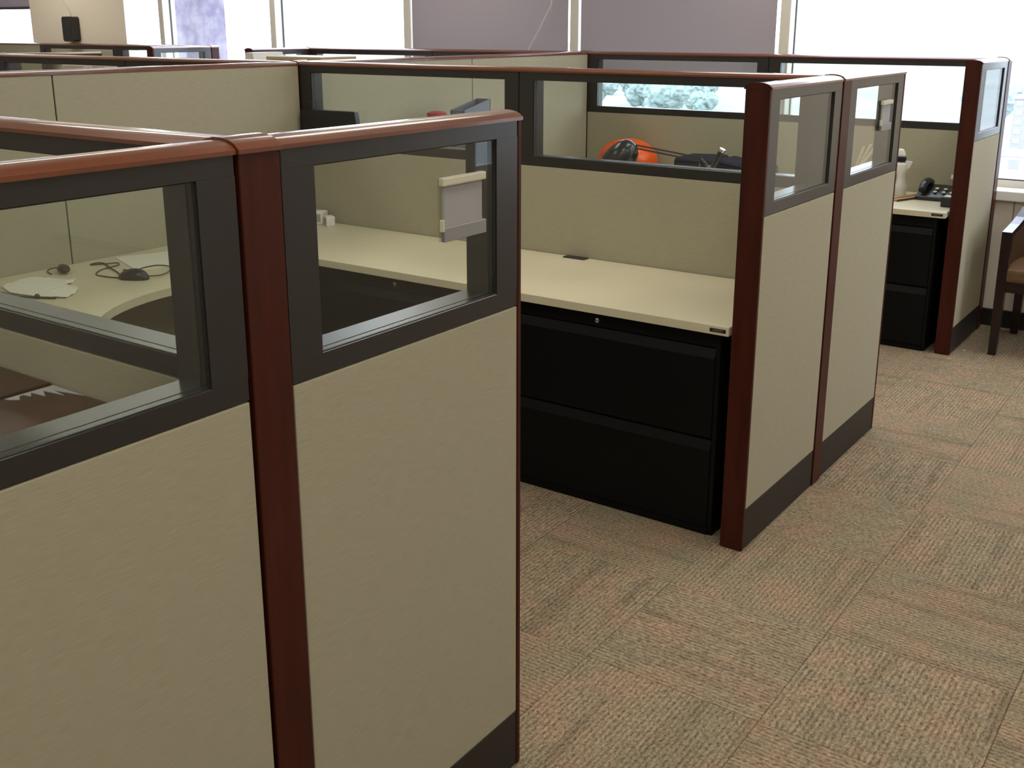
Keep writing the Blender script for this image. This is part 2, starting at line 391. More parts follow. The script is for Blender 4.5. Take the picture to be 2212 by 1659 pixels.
def panel(label, loc, rotz, L, glazed=True, trim0=False, trim1=False):
    """partition panel along local +x, front face at local y=0"""
    t = thing('partition_panel', label, 'partition', loc, rotz)
    k = round(L, 3); e = 0.003
    top = ZS if glazed else ZF-0.003
    obj('panel_core', cached(('core', k, glazed), lambda: B(0.002, L-0.002, 0.006, T-0.006, 0.012, top), 'core'), None, t)
    for nm, a, b_ in (('f', 0.0, 0.012), ('b', T-0.012, T)):
        obj('fabric_panel', cached(('fab'+nm, k, glazed), lambda: B(e, L-e, a, b_, ZB+0.001, top-0.001, bev=0.0025, seg=2), 'fabric'), None, t)
    obj('kick_plate', cached(('kick', k), lambda: B(0.001, L-0.001, 0.001, T-0.001, 0.004, ZB-0.001, bev=0.0015), 'kick'), None, t)
    if glazed:
        f_ = obj('window_frame', cached(('frame', k), lambda: frame_bm(L), 'frame'), None, t)
        obj('glazing_gasket', cached(('gask', k), lambda: gasket_bm(L), 'gasket'), None, f_)
        obj('glass_pane', cached(('glass', k), lambda: B(ST-0.004, L-ST+0.004, 0.006, 0.011, G0-0.004, G1+0.004), 'glass'), None, t)
    a = -0.012 if trim0 else 0.0; b_ = L+0.012 if trim1 else L
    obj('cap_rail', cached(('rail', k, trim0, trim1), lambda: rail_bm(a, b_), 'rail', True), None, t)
    for on, x0, x1 in ((trim0, -0.012, 0.0), (trim1, L, L+0.012)):
        if on: obj('end_trim', cached(('trim', round(x0, 3)), lambda: B(x0, x1, -0.001, T+0.001, 0.003, ZF-0.001, bev=0.002), 'wood'), None, t)
    if trim0: obj('end_cap', cached(('ecap',), lambda: rail_bm(-0.0135, -0.006, 0.0012), 'wood', True), None, t)
    return t
def post(label, loc, rotz):
    t = thing('partition_post', label, 'post', loc, rotz)
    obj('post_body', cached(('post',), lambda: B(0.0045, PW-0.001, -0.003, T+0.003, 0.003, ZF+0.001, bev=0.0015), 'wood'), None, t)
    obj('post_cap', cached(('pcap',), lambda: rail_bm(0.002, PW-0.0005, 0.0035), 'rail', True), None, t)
    return t
Q = PI/2
LW = 0.617
# front row along the aisle
panel('glazed partition in the left foreground, cut off by the photo edge', (0, W0-0.64, 0), Q, 0.64, trim0=True)
post('mahogany post in the foreground between the two nearest glazed partitions', (0, W0, 0), Q)
panel('nearest glazed partition with a grey sign holder on its glass', (0, W0+PW, 0), Q, LW, trim1=True)
panel('glazed partition at the end of the empty worktop with black file cabinet', (0, 2.270, 0), Q, W1-2.270, trim0=True)
post('mahogany post between two glazed partitions in the middle of the aisle', (0, W1, 0), Q)
panel('glazed partition with small sign holder, seen past the middle post', (0, W1+PW, 0), Q, 3.593-W1-PW, trim1=True)
panel('farthest aisle partition beside the wooden armchair and window', (0, 4.886, 0), Q, W2-4.886, trim0=True)
post('mahogany post at the aisle partition end nearest the window wall', (0, W2, 0), Q)
# cross partitions (along x)
XA = -T; LX = 1.239; XM = XA-LX
YO = 0.005
panel('glazed cross partition seen through the foreground glass, beside the nearest post', (XM, W0+YO, 0), 0, LX)
panel('glazed cross partition behind the near cubicle, against the spine', (XS, W0+YO, 0), 0, XM-XS)
panel('glazed partition behind the empty cream worktop and file cabinet', (XM, W1+YO, 0), 0, LX)
panel('glazed partition with black pocket hanging at its spine corner', (XS, W1+YO, 0), 0, XM-XS)
panel('glazed partition in front of the window, behind telephone and bottle', (XM, W2+YO, 0), 0, LX)
panel('glazed partition in front of the lowered blind, behind the orange helmet', (XS, W2+YO, 0), 0, XM-XS)
# spine
panel('solid fabric spine partition in cubicle with brown box', (XS, W0-1.245, 0), Q, 1.245, glazed=False)
post('spine post where the nearest cross partition meets', (XS, W0, 0), Q)
LS = (W1-W0-PW)/2
panel('solid fabric spine partition behind the mouse and crumpled napkin', (XS, W0+PW, 0), Q, LS, glazed=False)
panel('solid fabric spine partition next to the white adapters corner', (XS, W0+PW+LS, 0), Q, LS, glazed=False)
post('spine post at the corner behind the white adapters', (XS, W1, 0), Q)
LS2 = (W2-W1-PW)/2
panel('solid fabric spine partition behind the grey magazine file', (XS, W1+PW, 0), Q, LS2, glazed=False)
panel('solid fabric spine partition reaching the blind-covered windows', (XS, W1+PW+LS2, 0), Q, LS2, glazed=False)
post('spine post in front of the mullion between the two blinds', (XS, W2, 0), Q)
# row beyond the spine (mirror image)
XB = XS-T; XF2 = -5.117
LB = (XB-XF2)/2
panel('glazed cross partition beyond the spine, next to the spine post', (XB-LB, W1+YO, 0), 0, LB)
panel('glazed cross partition beyond the spine at the left photo edge', (XF2, W1+YO, 0), 0, LB)
panel('glazed partition beyond the spine by the windows, under the left blind', (XB-LB, W2+YO, 0), 0, LB)
panel('glazed partition beyond the spine in front of the bright left window', (XF2, W2+YO, 0), 0, LB)
post('mahogany post on the far row at the left photo edge', (XF2, W1, 0), Q)
panel('short glazed partition on the far row, left photo edge', (XF2, W1+PW, 0), Q, 3.593-W1-PW, trim1=True)
post('post on the far row at the window corner', (XF2, W2, 0), Q)
panel('short glazed partition on the far row near the bright window', (XF2, 4.886, 0), Q, W2-4.886, trim0=True)
# third row across the far aisle
XF3 = -6.29
post('sunlit post at the far left row corner near the stone column', (XF3, W2, 0), Q)
panel('short glazed partition on the far left row, before the stone column', (XF3, 4.886, 0), Q, W2-4.886, trim0=True)
XC = XF3-T
panel('glazed partition on the far left row near the narrow window', (XC-LX, W2+YO, 0), 0, LX)
panel('glazed partition on the far left row under the black wall speaker', (XC-2*LX, W2+YO, 0), 0, LX)
panel('solid fabric partition on the far left row under the left blind', (XC-3*LX, W2+YO, 0), 0, LX, glazed=False)

# ================================================================== WORKTOPS AND CABINETS
def logo(parent, x0, x1, z0, z1, y):
    p = obj('maker_plate', B(x0, x1, y-0.0012, y+0.0008, z0, z1, bev=0.0004), 'blackdark', parent, label='small dark maker plate')
    cu = bpy.data.curves.new('maker_lettering', 'FONT'); cu.body = 'LANMOST'; cu.size = 0.0105; cu.align_x = 'CENTER'; cu.align_y = 'CENTER'; cu.extrude = 0.0002
    cu.materials.append(M['alu'])
    tmp = bpy.data.objects.new('tmp', cu); C.objects.link(tmp); dg = bpy.context.evaluated_depsgraph_get()
    me = bpy.data.meshes.new_from_object(tmp.evaluated_get(dg)); bpy.data.objects.remove(tmp)
    o = bpy.data.objects.new('maker_lettering', me); C.objects.link(o); o.parent = p
    o.location = ((x0+x1)/2, y-0.0015, (z0+z1)/2); o.rotation_euler = (PI/2, 0, 0); o.scale = (0.72, 1, 1)
def worktop(label, outline, z1=ZD, th=0.029):
    bm = bmesh.new(); prism(bm, outline, 'z', z1-th, z1)
    es = [e for e in bm.edges if abs(e.verts[0].co.z-e.verts[1].co.z) < 1e-6]
    bmesh.ops.bevel(bm, geom=es, offset=0.002, segments=2, profile=0.6, affect='EDGES')
    return tag(obj('worktop', bm, 'lam'), label, 'worktop')
XW0 = XS+0.003
wt = worktop('empty cream worktop above the two black file cabinets', [(XW0, 2.255), (-0.084, 2.255), (-0.084, W1-0.001), (XW0, W1-0.001)])
logo(wt, -0.147, -0.093, 0.7165, 0.7285, 2.255)
obj('cable_grommet', B(-1.065, -0.965, 2.842, 2.882, ZD-0.001, ZD+0.004, bev=0.0015), 'plastic', wt, label='black cable grommet')
# corner worktop with a concave front
r_ = 0.6; cx_, cy_ = -1.32, 1.61
out = [(XW0, 0.385), (-1.20, 0.385), (-1.20, 1.01), (-1.32, 1.01)]
for i in range(1, 15):
    a = -PI/2 - (PI/2)*i/15; out.append((cx_+r_*math.cos(a), cy_+r_*math.sin(a)))
out += [(-1.92, 1.61), (-1.92, 2.253), (XW0, 2.253)]
worktop('cream corner worktop with curved front edge holding the black mouse', out)
wt3 = worktop('cream worktop by the window holding telephone and bottle', [(XW0, 4.833), (-0.084, 4.833), (-0.084, W2-0.001), (XW0, W2-0.001)])
logo(wt3, -0.150, -0.095, 0.7175, 0.7295, 4.833)
worktop('cream worktop along the spine holding the grey magazine file', [(XW0, 2.98), (-1.95, 2.98), (-1.95, 4.831), (XW0, 4.831)])

def lateral_file(label, x0, x1, yf, yb):
    w = x1-x0; h = ZD-0.030
    t = thing('file_cabinet', label, 'cabinet', (x0, yf, 0))
    bm = bmesh.new()
    box(bm, 0, w, 0.020, yb-yf, 0.03, h)
    box(bm, 0, 0.014, 0.001, 0.020, 0.02, h); box(bm, w-0.014, w, 0.001, 0.020, 0.02, h)
    box(bm, 0.014, w-0.014, 0.001, 0.020, 0.652, h); box(bm, 0.014, w-0.014, 0.004, 0.020, 0.0, 0.026)
    box(bm, 0.0, w, 0.010, yb-yf, 0.0, 0.03)
    obj('cabinet_body', bm, 'black', t)
    for z0, z1 in ((0.030, 0.336), (0.344, 0.648)):
        bm = bmesh.new()
        # front with an inward-sloping pull lip along the top
        prof = [(0.018, z0), (0.0, z0), (-0.001, z0+0.004), (-0.001, z1-0.036), (0.012, z1-0.004), (0.018, z1)]
        prism(bm, prof, 'x', 0.017, w-0.017)
        dr = obj('drawer', bm, 'black', t)
        bm = bmesh.new(); prism(bm, [(-0.0025, z1-0.040), (-0.0025, z1-0.035), (0.0105, z1-0.003), (0.0125, z1-0.004), (0.0, z1-0.040)], 'x', 0.018, w-0.018)
        obj('drawer_pull', bm, 'black', dr)
    bm = bmesh.new(); lathe(bm, [(0.008, -0.004), (0.008, 0.004), (0.006, 0.005)], seg=16)
    bmesh.ops.rotate(bm, verts=bm.verts, cent=(0,0,0), matrix=Matrix.Rotation(PI/2, 3, 'X')); bmesh.ops.translate(bm, verts=bm.verts, vec=(w/2, 0.0, 0.673))
    obj('lock', bm, 'chrome', t, True, label='small chrome lock')
lateral_file('black two-drawer file cabinet under the empty worktop, beside the mahogany end trim', -1.030, -0.128, 2.302, W1-0.004)
lateral_file('black two-drawer file cabinet under the empty worktop, behind the nearest glass', -1.934, -1.032, 2.302, W1-0.004)
lateral_file('black two-drawer file cabinet under the worktop by the window', -1.030, -0.128, 4.872, W2-0.004)

# brown box in the near cubicle
t = thing('brown_box', 'glossy brown box low behind the left foreground glass, with a jagged reflection shaped on its top', 'box', (-0.55, 0.02, 0))
obj('box_body', B(-0.42, 0.42, -0.26, 0.276, 0.0, 0.994, bev=0.004), 'brownbox', t)
obj('box_flap', B(-0.42, 0.015, -0.26, 0.278, 0.994, 1.012, bev=0.005, seg=2), 'brownbox', t)
obj('box_flap', B(0.019, 0.42, -0.26, 0.278, 0.994, 1.009, bev=0.005, seg=2), 'brownbox', t)
refl_pts = [(-0.524, 0.190), (-0.514, 0.193), (-0.500, 0.204), (-0.517, 0.213), (-0.519, 0.221), (-0.501, 0.225), (-0.519, 0.236), (-0.482, 0.240), (-0.510, 0.254), (-0.459, 0.262), (-0.498, 0.266), (-0.430, 0.281), (-0.524, 0.282)]
bm = bmesh.new(); prism(bm, [(x+0.55, y-0.008) for x, y in refl_pts], 'z', 1.009, 1.0102)  # pale zigzag reflection on the glossy lid, modelled as a thin strip
obj('jagged_reflection', bm, 'insert', t, label='pale jagged reflection shaped as a thin strip')

# ================================================================== THINGS ON THE WORKTOPS
def noisy(bm, amp, sc=40.0):
    from mathutils import noise
    for v in bm.verts: v.co.z += amp*noise.noise(Vector((v.co.x*sc, v.co.y*sc, 3.1)))
# napkin
np_ = [(-2.408,1.253),(-2.469,1.402),(-2.355,1.442),(-2.321,1.45),(-2.308,1.484),(-2.269,1.446),(-2.24,1.402),(-2.194,1.404),(-2.168,1.40),(-2.117,1.353),(-2.079,1.293),(-2.186,1.238),(-2.302,1.222)]
def sheet(name, pts, z, amp, material, label, cat, cuts=4, layers=1):
    bm = bmesh.new(); f_ = bm.faces.new([bm.verts.new((x, y, z)) for x, y in pts])
    bmesh.ops.triangulate(bm, faces=[f_]); 
    for _ in range(2): bmesh.ops.subdivide_edges(bm, edges=bm.edges, cuts=2, use_grid_fill=True)
    noisy(bm, amp)
    ret = bmesh.ops.extrude_face_region(bm, geom=bm.faces[:])
    up = [v for v in ret['geom'] if isinstance(v, bmesh.types.BMVert)]
    for v in up: v.co.z += 0.0012
    return tag(obj(name, bm, material, None, True), label, cat)
sheet('paper_napkin', np_, ZD+0.0045, 0.006, 'paper', 'crumpled white paper napkin on the corner worktop', 'napkin')
bm = bmesh.new()
ax, ay = Vector((-2.518, 1.796)), Vector((-2.256, 1.700))
d = (ay-ax).normalized(); n_ = Vector((-d.y, d.x))
pc = [ax, ax+d*0.28, ax+d*0.28+n_*0.216, ax+n_*0.216]
prism(bm, [(p.x, p.y) for p in pc], 'z', ZD+0.0003, ZD+0.003)
tag(obj('paper_sheets', bm, 'paper'), 'flat stack of white sheets under the mouse cable', 'paper')
# mouse with cable
t = thing('computer_mouse', 'black computer mouse with looped cable on the corner worktop', 'mouse', (-2.145, 1.612, ZD), math.radians(200))
bm = bmesh.new(); bmesh.ops.create_uvsphere(bm, u_segments=24, v_segments=16, radius=1.0)
for v in bm.verts:
    x, y, z = v.co; v.co = Vector((x*0.062*(1.0), y*0.034*(1+0.12*x), max(z, -0.05)*0.036*(1-0.18*x)))
bmesh.ops.translate(bm, verts=bm.verts, vec=(0, 0, 0.003))
body = obj('mouse_body', bm, 'plastic', t, True)
obj('scroll_wheel', B(0.026, 0.042, -0.003, 0.003, 0.022, 0.0335, bev=0.002), 'gasket', body)
inv = (Matrix.Translation(Vector((-2.145, 1.612, ZD))) @ Matrix.Rotation(math.radians(200), 4, 'Z')).inverted()
def loc_pts(pts, z=0.004): return [inv @ Vector((x, y, ZD+z)) for x, y in pts]
bm = bmesh.new(); tube(bm, loc_pts([(-2.200, 1.592), (-2.265, 1.63), (-2.384, 1.672), (-2.45, 1.699), (-2.483, 1.69), (-2.476, 1.655), (-2.44, 1.70), (-2.42, 1.735), (-2.385, 1.717), (-2.372, 1.671), (-2.359, 1.618), (-2.309, 1.566), (-2.254, 1.564), (-2.205, 1.575), (-2.17, 1.60)], 0.0035), 0.0024)
obj('mouse_cable', bm, 'string', t, True)
bm = bmesh.new(); tube(bm, loc_pts([(-2.20, 1.66), (-2.245, 1.715), (-2.252, 1.757), (-2.239, 1.793), (-2.186, 1.803), (-2.126, 1.757), (-2.097, 1.708), (-2.097, 1.674), (-2.125, 1.645)], 0.0065), 0.0024)
obj('mouse_cable', bm, 'string', t, True)
# small corded device
t = thing('earpiece', 'small black corded device by the spine partition seam', 'device', (-2.45, 1.523, ZD), math.radians(-25))
bm = bmesh.new(); bmesh.ops.create_uvsphere(bm, u_segments=20, v_segments=12, radius=1.0)
for v in bm.verts:
    x, y, z = v.co; v.co = Vector((x*0.055, y*0.022*(1+0.3*x), z*0.014*(1+0.2*x)))
bmesh.ops.translate(bm, verts=bm.verts, vec=(0, 0, 0.017)); obj('device_body', bm, 'plastic', t, True)
bm = bmesh.new(); tube(bm, [(-0.05, 0.0, 0.012), (-0.085, -0.01, 0.004), (-0.075, -0.04, 0.003), (-0.03, -0.052, 0.003), (0.02, -0.045, 0.003)], 0.0024); obj('device_cord', bm, 'string', t, True)
bm = bmesh.new(); tube(bm, [(x, y-0.004, ZD+0.004) for x, y in [(-2.345, 1.205), (-2.298, 1.213), (-2.226, 1.213), (-2.156, 1.239), (-2.134, 1.250), (-2.097, 1.271)]], 0.003)
t = thing('brown_string', 'brown knotted string along the napkin edge', 'string', (-2.2, 1.22, ZD))
o = obj('strand', bm, 'string', t, True); o.matrix_parent_inverse = Matrix.Translation((2.2, -1.22, -ZD))
bm = bmesh.new(); bmesh.ops.create_icosphere(bm, subdivisions=2, radius=0.0095); bmesh.ops.translate(bm, verts=bm.verts, vec=(0.044, 0.015, 0.009)); obj('knot', bm, 'string', t, True)
# adapters
def adapter(label, x, y, s, rot, flip):
    t = thing('power_adapter', label, 'adapter', (x, y, ZD), rot)
    a = s
    obj('adapter_body', B(-a*0.6, a*0.6, -a*0.45, a*0.45, 0.0, a*1.0, bev=a*0.12, seg=3), 'white', t, True)
    obj('adapter_face', B(-a*0.42, a*0.42, -a*0.47, -a*0.44, a*0.2, a*0.8, bev=a*0.02), 'insert', t)
    bm = bmesh.new(); tube(bm, [(a*0.55*flip, 0, a*0.3), (a*0.95*flip, -a*0.1, a*0.12), (a*1.3*flip, -a*0.5, 0.004)], 0.0022); obj('adapter_cord', bm, 'white', t, True)
adapter('larger white power adapter in the worktop corner by the spine', -2.415, 2.825, 0.062, 0.3, -1)
adapter('smaller white power adapter right of the larger one in the corner', -2.335, 2.815, 0.046, -0.5, 1)
# black pocket on the partition corner
bm = bmesh.new(); prism(bm, [(-2.530, 1.135), (-2.168, 1.130), (-2.190, 1.262), (-2.530, 1.258)], 'y', W1-0.028, W1+0.002)
bmesh.ops.bevel(bm, geom=[e for e in bm.edges], offset=0.003, segments=2, profile=0.5, affect='EDGES')
t = thing('hanging_pocket', 'black flat pocket hung at the spine corner of the glazed partition', 'file pocket', (-2.36, W1-0.025, 1.13))
o = obj('pocket_body', bm, 'plastic', t); o.matrix_parent_inverse = Matrix.Translation((2.36, -(W1-0.025), -1.13))
o = obj('hook', B(-2.50, -2.47, W1-0.01, W1+0.004, 1.24, 1.30), 'plastic', t); o.matrix_parent_inverse = Matrix.Translation((2.36, -(W1-0.025), -1.13))
# sign holders
def sign(label, y0, y1, z0, z1):
    t = thing('sign_holder', label, 'sign', (-0.0028, (y0+y1)/2, z0), Q)
    w = (y1-y0)/2; h = z1-z0
    obj('back_plate', B(-w, w, 0.000, 0.0028, 0.0, h, bev=0.0005), 'acrylic', t)
    obj('insert_card', B(-w+0.007, w-0.004, -0.0022, -0.0004, 0.024, h-0.010), 'insert', t)
    obj('top_strip', B(-w, w, -0.010, 0.0, h-0.015, h, bev=0.003, seg=2), 'ivory', t)
    obj('bottom_strip', B(-w+0.004, w+0.001, -0.009, -0.0004, -0.001, 0.025, bev=0.001), 'alu', t)
    obj('side_channel', B(-w, -w+0.006, -0.009, 0.0, 0.0, h-0.015, bev=0.001), 'acrylic', t)
    obj('side_channel', B(w-0.003, w, -0.007, 0.0, 0.025, h-0.015, bev=0.0008), 'acrylic', t)
    obj('corner_clip', B(-w-0.0005, -w+0.005, -0.0095, -0.001, 0.018, 0.040, bev=0.001), 'ivory', t)
sign('blank grey sign holder on the nearest partition glass', 0.757, 0.886, 1.256, 1.371)
sign('small blank sign holder on the glass past the middle post', 3.330, 3.452, 1.258, 1.367)

# ---- far cubicle: lamp, helmet, bags, files
t = thing('orange_helmet', 'glossy orange helmet on the worktop behind the black lamp', 'helmet', (-2.135, 5.278, ZD))
bm = bmesh.new()
prof = [(0.165, 0.0), (0.178, 0.03), (0.183, 0.08)] + [(0.183*math.cos(a), 0.08+0.135*math.sin(a)) for a in [i*PI/2/9 for i in range(1, 9)]] + [(0.004, 0.215)]
lathe(bm, prof, seg=32); bmesh.ops.scale(bm, verts=bm.verts, vec=(1.05, 1.0, 1.0))
obj('helmet_shell', bm, 'orange', t, True)
bm = bmesh.new(); lathe(bm, [(0.176, 0.001), (0.184, 0.004), (0.184, 0.018), (0.178, 0.022)], seg=32); bmesh.ops.scale(bm, verts=bm.verts, vec=(1.05, 1.0, 1.0)); obj('helmet_rim', bm, 'plastic', t, True)
t = thing('swing_arm_lamp', 'black swing-arm desk lamp folded low over the orange helmet', 'lamp', (-1.44, 5.0, ZD))
def lp(x, z, y=5.0): return (x+1.44, y-5.0, z-ZD)
bm = bmesh.new(); lathe(bm, [(0.085, 0.0), (0.085, 0.012), (0.075, 0.018), (0.02, 0.022), (0.012, 0.075)], seg=28); obj('lamp_base', bm, 'lampblk', t, True)
bm = bmesh.new(); tube(bm, [lp(-1.445, 0.80), lp(-1.372, 0.945)], 0.017, 12, False); st_ = obj('lamp_post', bm, 'lampblk', t, True)
bm = bmesh.new(); tube(bm, [lp(-1.374, 0.941), lp(-1.366, 0.957)], 0.0175, 12, False); obj('post_end', bm, 'chrome', st_, True)
bm = bmesh.new(); tube(bm, [lp(-1.50, 0.893), lp(-1.445, 0.845)], 0.009, 10, False); obj('elbow_link', bm, 'lampblk', t, True)
for dz in (0.0, -0.019):
    bm = bmesh.new(); tube(bm, [lp(-1.925, 0.945+dz), lp(-1.500, 0.897+dz)], 0.0055, 8, False); obj('lamp_arm', bm, 'lampblk', t, True)
for x, z in ((-1.440, 0.848), (-1.945, 0.915)):
    bm = bmesh.new(); lathe(bm, [(0.012, -0.022), (0.012, 0.022)], seg=14)
    bmesh.ops.rotate(bm, verts=bm.verts, cent=(0,0,0), matrix=Matrix.Rotation(PI/2, 3, 'X')); bmesh.ops.translate(bm, verts=bm.verts, vec=Vector(lp(x, z))); obj('pivot_knob', bm, 'chrome', t, True)
for x, z in ((-1.472, 0.875), (-1.925, 0.95)):
    bm = bmesh.new(); tube(bm, [lp(x-0.02, z-0.005, 4.972), lp(x-0.012, z-0.045, 4.972), lp(x+0.012, z-0.05, 4.972), lp(x+0.025, z-0.015, 4.972)], 0.003, 6); obj('spring', bm, 'chrome', t, True)
bm = bmesh.new()
lathe(bm, [(0.024, 0.115), (0.045, 0.105), (0.070, 0.075), (0.092, 0.02), (0.104, -0.06), (0.100, -0.06), (0.02, 0.09)], seg=28)
bmesh.ops.rotate(bm, verts=bm.verts, cent=(0,0,0), matrix=Matrix.Rotation(math.radians(38), 3, 'Y')); bmesh.ops.translate(bm, verts=bm.verts, vec=Vector(lp(-2.012, 0.868, 4.985)))
hd = obj('lamp_shade', bm, 'lampblk', t, True)
bm = bmesh.new(); tube(bm, [lp(-2.04, 0.935, 4.94), lp(-1.99, 0.945, 4.93), lp(-1.945, 0.925, 4.96)], 0.004, 6); obj('shade_bracket', bm, 'chrome', hd, True)
def bag(label, x0, x1, y0, y1, h, slope):
    bm = bmesh.new(); box(bm, x0, x1, y0, y1, 0, h); bmesh.ops.subdivide_edges(bm, edges=bm.edges, cuts=5, use_grid_fill=True)
    for v in bm.verts:
        s = (v.co.x-x0)/(x1-x0); v.co.z *= 1+slope*(s-0.5)
    bmesh.ops.bevel(bm, geom=[e for e in bm.edges if e.calc_face_angle(0) > 0.5], offset=0.028, segments=4, profile=0.5, affect='EDGES')
    t = thing('soft_bag', label, 'bag', ((x0+x1)/2, (y0+y1)/2, ZD))
    bmesh.ops.translate(bm, verts=bm.verts, vec=(-(x0+x1)/2, -(y0+y1)/2, 0)); obj('bag_body', bm, 'navy', t, True)
    w = (x1-x0)/2; bm = bmesh.new(); tube(bm, [(-w+0.03, -(y1-y0)/2-0.001, h*0.7), (0, -(y1-y0)/2-0.004, h*0.68), (w-0.03, -(y1-y0)/2-0.001, h*0.7)], 0.003); obj('zip', bm, 'gasket', t, True)
bag('navy soft bag on the worktop behind the lamp elbow', -1.735, -1.470, 5.11, 5.36, 0.146, 0.06)
bag('navy soft bag with sloping top beside the mahogany end trim', -1.455, -1.16, 5.11, 5.36, 0.130, -0.28)
# magazine file and red tin by the spine
t = thing('magazine_file', 'grey-blue magazine file with slanted top behind the glazed partition', 'magazine file', (-2.30, 3.86, ZD))
bm = bmesh.new()
prism(bm, [(-0.115, 0), (0.115, 0), (0.115, 0.521), (-0.115, 0.472)], 'x', -0.045, -0.041); obj('file_side', bm, 'greyblue', t)
bm = bmesh.new(); prism(bm, [(-0.115, 0), (0.115, 0), (0.115, 0.521), (-0.115, 0.472)], 'x', 0.041, 0.045); obj('file_side', bm, 'greyblue', t)
obj('file_back', B(-0.045, 0.045, 0.111, 0.115, 0, 0.521), 'greyblue', t); obj('file_front', B(-0.045, 0.045, -0.115, -0.111, 0, 0.472), 'greyblue', t); obj('file_base', B(-0.041, 0.041, -0.111, 0.111, 0, 0.004), 'greyblue', t)
t = thing('red_tin', 'red round tin beside the grey-blue magazine file', 'tin', (-2.40, 3.70, ZD))
bm = bmesh.new(); lathe(bm, [(0.048, 0), (0.05, 0.005), (0.05, 0.44), (0.046, 0.452)], seg=24); obj('tin_body', bm, 'red', t, True)
bm = bmesh.new(); lathe(bm, [(0.052, 0.44), (0.052, 0.458), (0.03, 0.466), (0.004, 0.468)], seg=24); obj('tin_lid', bm, 'red', t, True)
# reeds in a jar
t = thing('reed_jar', 'pale wooden reeds fanned out of a small jar behind the glass', 'reeds', (-0.665, 5.2, ZD))
bm = bmesh.new(); lathe(bm, [(0.035, 0), (0.04, 0.01), (0.04, 0.09), (0.028, 0.115), (0.028, 0.13)], seg=20); obj('jar', bm, 'ivory', t, True)
for a, b_, c_ in (((-0.012, 0, 0.11), (0.038, 0.0, 0.262), 0.0055), ((-0.006, 0.006, 0.11), (0.072, 0.01, 0.275), 0.0055), ((0.0, -0.006, 0.11), (0.105, -0.01, 0.268), 0.0075), ((0.0, 0.004, 0.12), (0.066, 0.02, 0.225), 0.005), ((-0.01, 0.0, 0.115), (0.030, -0.012, 0.235), 0.0045)):
    bm = bmesh.new(); tube(bm, [a, b_], c_, 8, False); obj('reed', bm, 'reed', t, True)
# bottle
t = thing('spray_bottle', 'white spray bottle with navy collar and orange side on the window worktop', 'bottle', (-0.452, 5.30, ZD), 0.2)
bm = bmesh.new(); lathe(bm, [(0.036, 0), (0.042, 0.008), (0.043, 0.05), (0.034, 0.075), (0.030, 0.115), (0.040, 0.15), (0.036, 0.172), (0.018, 0.182), (0.018, 0.187)], seg=24); bd = obj('bottle_body', bm, 'white', t, True)
bm = bmesh.new(); lathe(bm, [(0.024, 0.184), (0.028, 0.19), (0.028, 0.206), (0.022, 0.212)], seg=20); obj('collar', bm, 'navy', t, True)
bm = bmesh.new(); prism(bm, [(-0.022, 0.208), (0.020, 0.208), (0.022, 0.222), (0.010, 0.250), (-0.012, 0.252), (-0.026, 0.236)], 'y', -0.014, 0.014); bmesh.ops.bevel(bm, geom=bm.edges[:], offset=0.004, segments=2, profile=0.5, affect='EDGES'); obj('spray_head', bm, 'white', t, True)
bm = bmesh.new(); prism(bm, [(0.022, 0.190), (0.060, 0.184), (0.048, 0.152), (0.036, 0.142), (0.030, 0.170)], 'y', -0.010, 0.010); obj('trigger', bm, 'white', t)
bm = bmesh.new(); prism(bm, [(-0.046, 0.08), (-0.020, 0.072), (-0.012, 0.105), (-0.020, 0.15), (-0.046, 0.155)], 'y', -0.040, -0.010); bmesh.ops.bevel(bm, geom=bm.edges[:], offset=0.004, segments=2, profile=0.5, affect='EDGES'); obj('bottle_label', bm, 'pink', bd, True)
t = thing('desk_speaker', 'slim dark grey speaker left of the spray bottle', 'speaker', (-0.505, 5.20, ZD))
obj('speaker_body', B(-0.030, 0.030, -0.03, 0.03, 0, 0.075, bev=0.005, seg=2), 'frame', t); obj('speaker_grille', B(-0.024, 0.024, -0.032, -0.029, 0.008, 0.068), 'gasket', t)
for lb, a, b_ in (('wooden slat on the window worktop, left of a parallel one', (-0.44, 5.08), (-0.335, 5.36)), ('wooden slat on the window worktop, nearest the telephone', (-0.40, 5.06), (-0.30, 5.33))):
    a, b_ = Vector(a), Vector(b_); d = (b_-a); L = d.length
    t = thing('wooden_slat', lb, 'slat', (a.x, a.y, ZD), math.atan2(d.y, d.x))
    obj('slat_board', B(0, L, -0.015, 0.015, 0.0, 0.012, bev=0.002), 'woodlight', t); obj('slat_edge', B(0.0, L, -0.0165, -0.0148, 0.001, 0.011), 'string', t)
# telephone
t = thing('desk_phone', 'black desk telephone with white keys by the far mahogany trim', 'telephone', (-0.215, 5.285, ZD), 0.0)
bm = bmesh.new(); prism(bm, [(-0.10, 0.0), (0.10, 0.0), (0.10, 0.062), (0.06, 0.070), (-0.10, 0.022)], 'x', -0.115, 0.115); bmesh.ops.bevel(bm, geom=bm.edges[:], offset=0.005, segments=2, profile=0.5, affect='EDGES'); ph = obj('phone_base', bm, 'plastic', t, True)
bm = bmesh.new(); tube(bm, [(-0.085, -0.085, 0.052), (-0.088, -0.04, 0.078), (-0.088, 0.03, 0.088), (-0.085, 0.085, 0.074)], 0.020, 12); obj('handset', bm, 'plastic', t, True)
for x in (-0.035, 0.01, 0.05):
    for y in (-0.06, -0.02): obj('key', B(x, x+0.018, y, y+0.018, 0.040+(y+0.06)*0.30, 0.049+(y+0.06)*0.30, bev=0.002), 'white', ph)
t = thing('label_printer', 'black rounded box with white paper on top at the worktop front', 'printer', (-0.125, 5.045, ZD))
